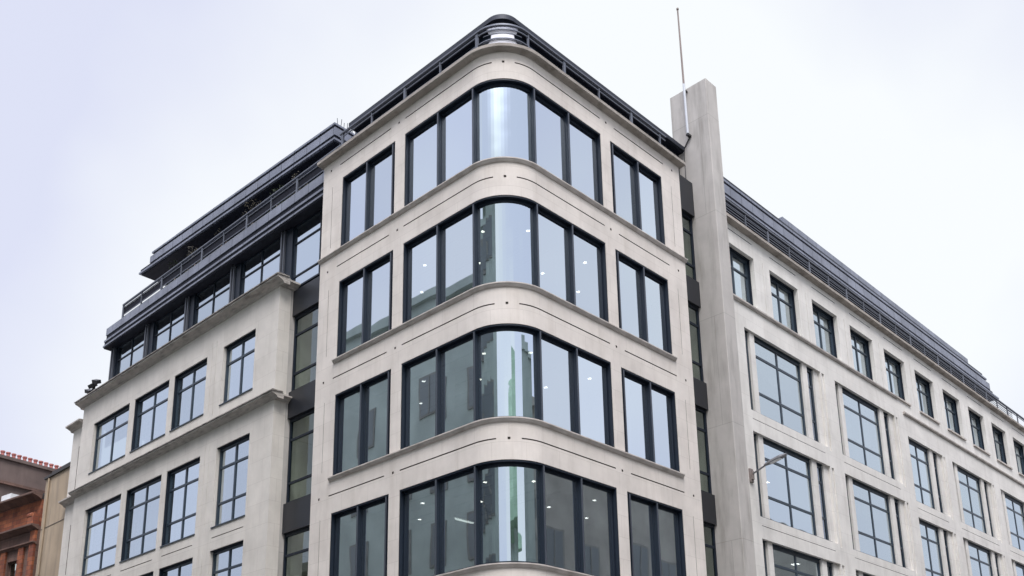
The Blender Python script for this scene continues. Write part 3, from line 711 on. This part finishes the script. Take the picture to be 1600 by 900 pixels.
# ------------------------------------------------------------------ flagpole
F = thing('flagpole', 'slim white and brown flagpole fixed to the tall stone pylon', 'flagpole', (-.46, 9.9, 24.6))
bm = bmesh.new(); cyl(bm, (0, 0, .1), (-.02, 0, 2.2), .045, 10); obj('lower_pole', bm, PALE, F)
bm = bmesh.new(); cyl(bm, (-.02, 0, 2.2), (-.05, 0, 5.5), .038, 10, .028); cyl(bm, (-.05, 0, 5.5), (-.05, 0, 5.56), .045, 10); obj('upper_pole', bm, BROWNM, F)
bm = bmesh.new(); box(bm, -.05, .05, -.05, .15, .0, .08); box(bm, -.03, .03, .03, .15, 1.9, 1.94); cyl(bm, (0, .12, .05), (-.3, .14, -.35), .022, 6); cyl(bm, (-.3, .14, -.35), (-.3, .14, -1.9), .014, 6); obj('bracket', bm, BLACKM, F)

# ------------------------------------------------------------------ street lamp on the wall
L = thing('wall_street_lamp', 'grey street lamp on a short arm bolted to the pale wall beside the pylon', 'street lamp', (0, 11.45, 12.1))
bm = bmesh.new(); box(bm, .0, .06, -.1, .1, -.28, .18); box(bm, .06, .12, -.05, .05, -.2, .1); obj('bracket', bm, mat('dull_bracket', (.24, .20, .185), .7, var=.3, vscale=9), L)
bm = bmesh.new(); cyl(bm, (.1, 0, 0), (.75, -.05, .20), .03, 8); obj('arm', bm, GREYM, L)
bm = bmesh.new()
pts = [(.58, .05, .035), (.8, .11, .06), (1.2, .13, .06), (1.4, .07, .03)]
rg = []
for x, w, h in pts: rg.append([bm.verts.new((x, y*w-.06, .16+(x-.6)*.22+z*h)) for y, z in ((-1, -.5), (1, -.5), (.8, .8), (-.8, .8))])
for a, b in zip(rg, rg[1:]):
    for i in range(4): bm.faces.new((a[i], a[(i+1) % 4], b[(i+1) % 4], b[i]))
bm.faces.new(rg[0]); bm.faces.new(rg[-1]); obj('lamp_head', bm, GREYM, L)
bm = bmesh.new(); box(bm, -.2, .2, -.08, .08, -.02, .0)
gl = obj('lens', bm, WHITEM, L); gl.location = (1.0, -.06, .215); gl.rotation_euler = (0, -.216, 0)

# ------------------------------------------------------------------ roof camera cluster on the left cornice
K = thing('roof_floodlight', 'small black floodlight cluster standing on the far end of the left cornice', 'floodlight', (-25.35, .05, 19.17)); K.scale = (1.3, 1.3, 1.3)
bm = bmesh.new(); cyl(bm, (0, 0, 0), (0, 0, .42), .03, 8); cyl(bm, (.22, 0, 0), (.1, 0, .4), .022, 6); cyl(bm, (-.15, 0, .3), (.35, 0, .46), .022, 6); obj('stand', bm, BLACKM, K)
for x, z, a in ((-.18, .28, .4), (.05, .42, -.2), (.33, .48, .3)):
    bm = bmesh.new(); box(bm, -.12, .12, -.09, .09, -.06, .06); h = obj('lamp_head', bm, BLACKM, K); h.location = (x, -.05, z); h.rotation_euler = (.5, a, .3)

# ------------------------------------------------------------------ potted shrubs on the left terrace
def shrub(x, y, z, h, w, m, lab, i):
    t = thing('terrace_shrub', lab, 'shrub', (x, y, z), random.random()*6, 'shrubs along the roof terrace')
    bm = bmesh.new(); cyl(bm, (0, 0, 0), (0, 0, .4), .2, 12, .24); obj('pot', bm, DKZINC, t)
    bm = bmesh.new(); cyl(bm, (0, 0, .39), (.02, 0, .39+h*.6), .025, 6)
    for k in range(6):
        a = random.random()*6.28; cyl(bm, (0, 0, .45+h*.08*k), (cos(a)*w*.6, sin(a)*w*.6, .55+h*.12*k+.1), .012, 5)
    obj('stem', bm, BROWNM, t)
    bm = bmesh.new()
    for k in range(420):
        a = random.random()*6.28; r = w*math.sqrt(random.random()); zz = .5+h*random.random(); r *= 1-.6*abs((zz-.5)/h-.45)
        c = Vector((cos(a)*r, sin(a)*r, zz)); e = Vector((random.gauss(0, 1), random.gauss(0, 1), random.gauss(0, 1))).normalized(); f = e.orthogonal().normalized()
        L_ = .045; bm.faces.new([bm.verts.new(c+e*L_), bm.verts.new(c+f*L_*.5), bm.verts.new(c-e*L_), bm.verts.new(c-f*L_*.5)])
    obj('foliage', bm, m, t)
for i, (x, h, w, m, lab) in enumerate(((-21.1, 1.0, .45, LEAFG, 'leftmost green shrub behind the left roof railing'), (-19.4, .95, .5, LEAF, 'brown shrub behind the left railing, second from the left'),
        (-17.3, .9, .42, LEAF, 'small brown shrub behind the left railing, third from the left'), (-15.0, 1.1, .5, LEAF, 'tallest brown shrub behind the middle of the left railing'),
        (-13.2, .9, .45, LEAFG, 'green shrub behind the left railing, second from the right'), (-11.9, .85, .4, LEAF, 'brown shrub nearest the corner block on the left terrace'))):
    shrub(x, 1.30, 22.47, h+.6, w, m, lab, i)

# ------------------------------------------------------------------ ceiling lights seen through the glass
ROWN = ['top', 'second', 'third', 'fourth']
WHERE = [(-6.9, 1.25, 'left pair of panes, near the glass'), (-8.05, 2.3, 'left pair of panes, deeper inside'),
         (-4.7, 1.25, 'left of the curve, near the glass'), (-6.05, 2.3, 'left of the curve, farthest from it'),
         (-4.76, 2.3, 'left of the curve, second light inward'), (-2.1, 1.2, 'inside left edge of curved pane'),
         (-3.45, 2.35, 'just left of the curved pane'), (-1.15, 2.1, 'inside right edge of curved pane'),
         (-2.5, 4.2, 'first flat pane right of the curve'), (-1.15, 4.65, 'second flat pane right of the curve, near the glass'),
         (-2.5, 5.9, 'second flat pane right of the curve, deeper inside'), (-1.2, 6.9, 'inside the right pair of panes')]
SKIP = {1: (), 2: (10, 11), 3: ()}
cl_spots = [(r, x, y, 'round ceiling light, %s row, %s' % (ROWN[r], w)) for r in (1, 2, 3) for i, (x, y, w) in enumerate(WHERE) if i not in SKIP[r]]
first = None
for n_, (r, x, y, lab) in enumerate(cl_spots):
    z = LINT[r]+.018
    if first is None:
        first = thing('ceiling_downlight', lab, 'ceiling light', (x, y, z), 0, 'round ceiling downlights in the offices')
        bm = bmesh.new(); cyl(bm, (0, 0, -.03), (0, 0, 0), .075, 14); obj('trim', bm, WHITEM, first)
        bm = bmesh.new(); cyl(bm, (0, 0, -.04), (0, 0, -.031), .052, 14); obj('lens', bm, WARM, first)
    else:
        c = first.copy(); COL.objects.link(c); c.location = (x, y, z); c['label'] = lab
        for ch in list(first.children):
            k = ch.copy(); COL.objects.link(k); k.parent = c
for x, y, lab in ((-5.2, 3.25, 'linear ceiling light in the fourth row, nearer the curved pane'), (-6.9, 4.3, 'linear ceiling light in the fourth row, lower and farther left')):
    t = thing('strip_light', lab, 'ceiling light', (x, y, LINT[3]+.018), 0, 'linear ceiling lights in the fourth row')
    bm = bmesh.new(); box(bm, -.09, .09, -.5, .5, -.05, 0); obj('housing', bm, WHITEM, t)
    bm = bmesh.new(); box(bm, -.07, .07, -.48, .48, -.06, -.051); obj('lens', bm, TUBE, t)
for x, y, z, lab in ((-1.1, 16.0, 10.018, 'square ceiling light inside the lowest wide window beside the pylon'), (-2.8, 17.4, 13.848, 'square ceiling light inside the wide window behind the street lamp')):
    t = thing('ceiling_panel_light', lab, 'ceiling light', (x, y, z), 0, 'square ceiling lights of the right wing')
    bm = bmesh.new(); box(bm, -.14, .14, -.14, .14, -.05, 0); obj('housing', bm, WHITEM, t)
    bm = bmesh.new(); box(bm, -.12, .12, -.12, .12, -.06, -.051); obj('lens', bm, WARM, t)

# ------------------------------------------------------------------ red terracotta neighbour
A9 = radians(8.5)
G = thing('terracotta_building', 'red and brown terracotta building with a long chimney wall topped by clay pots', 'building', (-31.25, .62, 0), 0)
G.rotation_euler = (0, 0, A9)          # its front runs out of line with the office block
def GP(s, d): return (s, d)
GP.cuts = []
GW = [(-2.05-2.15*k, -.75-2.15*k) for k in range(6)]
GW = [(-1.45-1.55*k-.95, -1.45-1.55*k) for k in range(8)]
ops = []
for a, b in GW:
    for z0, z1 in ((11.2, 13.3), (7.4, 9.8), (3.9, 6.2), (.6, 3.0)): ops.append((a, b, z0, z1, None, 0))
bm = bmesh.new(); wall(bm, GP, -14, 0, 0, 14.7, .4, ops); obj('wall', bm, REDST, G)
bm = bmesh.new(); pbox(bm, GP, -14, 0, .02, .4, 14.702, 16.0); obj('frieze', bm, TERRA, G)
for z, pr, h, m in ((16.28, .5, .26, REDST), (14.75, .38, .22, REDST), (13.95, .2, .14, REDST), (10.5, .25, .2, REDST), (6.9, .25, .2, REDST)):
    bm = bmesh.new(); sweep(bm, GP, -14.1, .02, [(.01, z-h), (-.05, z-h), (-pr*.5, z-h*.6), (-pr, z-h*.35), (-pr, z), (.01, z+.02)]); obj('cornice', bm, m, G)
bm = bmesh.new()
for k in range(9): a = -1.45-1.55*k; pbox(bm, GP, a+.08, a+.52, -.1, -.002, 11.0, 13.8)
obj('pier', bm, TERRA, G)
bm = bmesh.new(); pbox(bm, GP, -.42, -.02, -.12, -.003, 7, 14.5); pbox(bm, GP, -.5, 0, -.3, -.003, 14.76, 15.25); cyl(bm, (-.55, -.16, 15.2), (-.15, -.16, 15.2), .17, 12); obj('scroll', bm, TERRA, G)
for a, b in GW[:6]:
    for z0, z1 in ((11.2, 13.3), (7.4, 9.8)):
        bm = bmesh.new(); frame(bm, GP, a+.004, b-.004, z0+.004, z1-.004, .15, .22, .06); pbox(bm, GP, a+.065, b-.065, .16, .21, z0+1.3, z0+1.36); pbox(bm, GP, (a+b)/2-.02, (a+b)/2+.02, .165, .205, z0+.065, z0+1.299)
        w = obj('window', bm, REDST, G); pane(GP, a+.06, b-.06, z0+.07, z1-.07, .18, GLS, w)
bm = bmesh.new(); pbox(bm, GP, -14, 0, 2.6, 2.7, 0, 14); obj('inner_wall', bm, ROOFT, G)
bm = bmesh.new()
v = [bm.verts.new(p) for p in ((-14, .1, 16.32), (-.02, .1, 16.32), (-.02, 5.5, 19.3), (-14, 5.5, 19.3), (-14, 5.5, 16.0), (-.02, 5.5, 16.0), (-14, .1, 16.02), (-.02, .1, 16.02))]
for f in ((0, 1, 2, 3), (3, 2, 5, 4), (0, 3, 4, 6), (1, 7, 5, 2), (6, 4, 5, 7), (0, 6, 7, 1)): bm.faces.new([v[i] for i in f])
bmesh.ops.scale(bm, vec=(1, 1, 1), verts=bm.verts); RF = obj('roof', bm, ROOFT, G)
bm = bmesh.new(); box(bm, -5.3, -4.4, .8, 1.6, 16.7, 17.35); sk = obj('skylight', bm, WHITEM, RF)
# chimney wall across the roof, with a row of pots
CH = bmesh.new(); box(CH, -6.6, -5.9, .6, 9.5, 14.8, 19.55); box(CH, -6.7, -5.8, .5, 9.6, 19.551, 19.72)
CW = obj('chimney_wall', CH, STACK, G)
bm = bmesh.new(); box(bm, -5.9, -5.75, .7, 9, 18.2, 18.35); obj('moulding', bm, REDST, CW)
pm = None
for k in range(29):
    y = .75+k*.30
    if pm is None:
        bm = bmesh.new(); cyl(bm, (0, 0, 0), (0, 0, .36), .10, 12, .085); cyl(bm, (0, 0, .29), (0, 0, .36), .12, 12, .12)
        pm = obj('chimney_pot', bm, POT, CW); pm.location = (-6.25, y, 19.72)
    else:
        c = pm.copy(); COL.objects.link(c); c.location = (-6.25, y, 19.72)

# ------------------------------------------------------------------ buff rendered wall between the two
H = thing('buff_house', 'tall narrow buff rendered building squeezed between the red building and the stone wing', 'building', (-28.9, .3, 0))
bm = bmesh.new(); box(bm, -1.2, 1.53, 0, 9, 0, 16.6); box(bm, -1.35, -1.201, .1, 9, 0, 16.45)
obj('wall', bm, BUFF, H)
bm = bmesh.new(); box(bm, -1.28, 1.52, -.08, 9, 16.602, 16.72); box(bm, -.9, 1.4, .1, 8, 16.721, 16.95); obj('coping', bm, ROOFT, H)
bm = bmesh.new(); box(bm, -1.19, 1.52, -.012, -.002, 14.18, 14.21); obj('joint', bm, GROOVE, H)
bm = bmesh.new(); cyl(bm, (-.75, -.05, 12.0), (-.75, -.05, 16.55), .05, 8); obj('downpipe', bm, BUFF, H)

# ------------------------------------------------------------------ buildings across the streets (mirrored in the glass)
def opposite(name, lab, x0, x1, y0, y1, h, m, face, win=True, pitch=3.2, fl=3.9, top=None):
    t = thing(name, lab, 'building', ((x0+x1)/2, (y0+y1)/2, 0))
    X, Y = (x1-x0)/2, (y1-y0)/2
    bm = bmesh.new(); box(bm, -X, X, -Y, Y, 0, h); obj('wall', bm, m, t)
    bm = bmesh.new(); box(bm, -X-.3, X+.3, -Y-.3, Y+.3, h+.001, h+.5); obj('cornice', bm, m, t)
    bm = bmesh.new(); box(bm, -X+2.5, X-2.5, -Y+2.5, Y-2.5, h+.501, h+1.6); obj('roof', bm, ROOFT, t)
    n = 0
    fb = bmesh.new(); gb = bmesh.new()
    L_ = (x1-x0) if face == 'N' else (y1-y0)
    for k in range(int(L_/pitch)):
        for f in range(int(h/fl)):
            c = -L_/2+pitch*(k+.5); z = 1.2+f*fl
            if face == 'N':
                box(fb, c-.85, c+.85, Y, Y+.06, z, z+2.3); box(gb, c-.72, c+.72, Y+.061, Y+.07, z+.12, z+2.18); box(fb, c-.03, c+.03, Y+.072, Y+.1, z+.12, z+2.18)
            else:
                box(fb, -X-.06, -X, c-.85, c+.85, z, z+2.3); box(gb, -X-.07, -X-.061, c-.72, c+.72, z+.12, z+2.18); box(fb, -X-.1, -X-.072, c-.03, c+.03, z+.12, z+2.18)
    w = obj('window', fb, OPPF, t); w['kind'] = 'stuff'
    o = obj('glass', gb, GLOPP, w)
    return t
opposite('stone_terrace', 'grey stone terrace across the left street, mirrored in the lower corner windows', -31, 4, -30, -15, 27.6, OPP1, 'N')
opposite('low_terrace', 'lower brown brick terrace further down the left street', -60, -31.6, -30, -15, 15, OPP2, 'N')
opposite('brick_terrace', 'brown brick terrace across the right street, mirrored in the right windows', 16.2, 30, 9, 60, 19.2, OPP2, 'W')
opposite('gabled_house', 'stone house on the far corner of the right street', 16.2, 30, 1, 8.5, 20.8, OPP1, 'W')

# ------------------------------------------------------------------ church with a green spire behind the viewer
T = thing('church', 'stone church tower with a tall green copper spire, mirrored in the curved corner glass', 'church', (31.5, -19.8, 0), .25)
bm = bmesh.new(); box(bm, -6, 6, -6, 6, 0, 16.5); box(bm, 6.001, 26, -6.5, 6.5, 0, 11); obj('tower', bm, OPP1, T)
bm = bmesh.new(); n = 8
A = [bm.verts.new((9.2*cos(2*pi*i/n+.39), 9.2*sin(2*pi*i/n+.39), 16.502)) for i in range(n)]; Bv = [bm.verts.new((6.0*cos(2*pi*i/n+.39), 6.0*sin(2*pi*i/n+.39), 23)) for i in range(n)]; tp = bm.verts.new((0, 0, 35))
for i in range(n): bm.faces.new((A[i], A[(i+1) % n], Bv[(i+1) % n], Bv[i])); bm.faces.new((Bv[i], Bv[(i+1) % n], tp))
bm.faces.new(A); obj('spire', bm, COPPER, T)
bm = bmesh.new()
for k in range(2): box(bm, -6.1, -5.9, -2+k*2.6, -.7+k*2.6, 9.5, 13.5)
obj('louvre', bm, ROOFT, T)
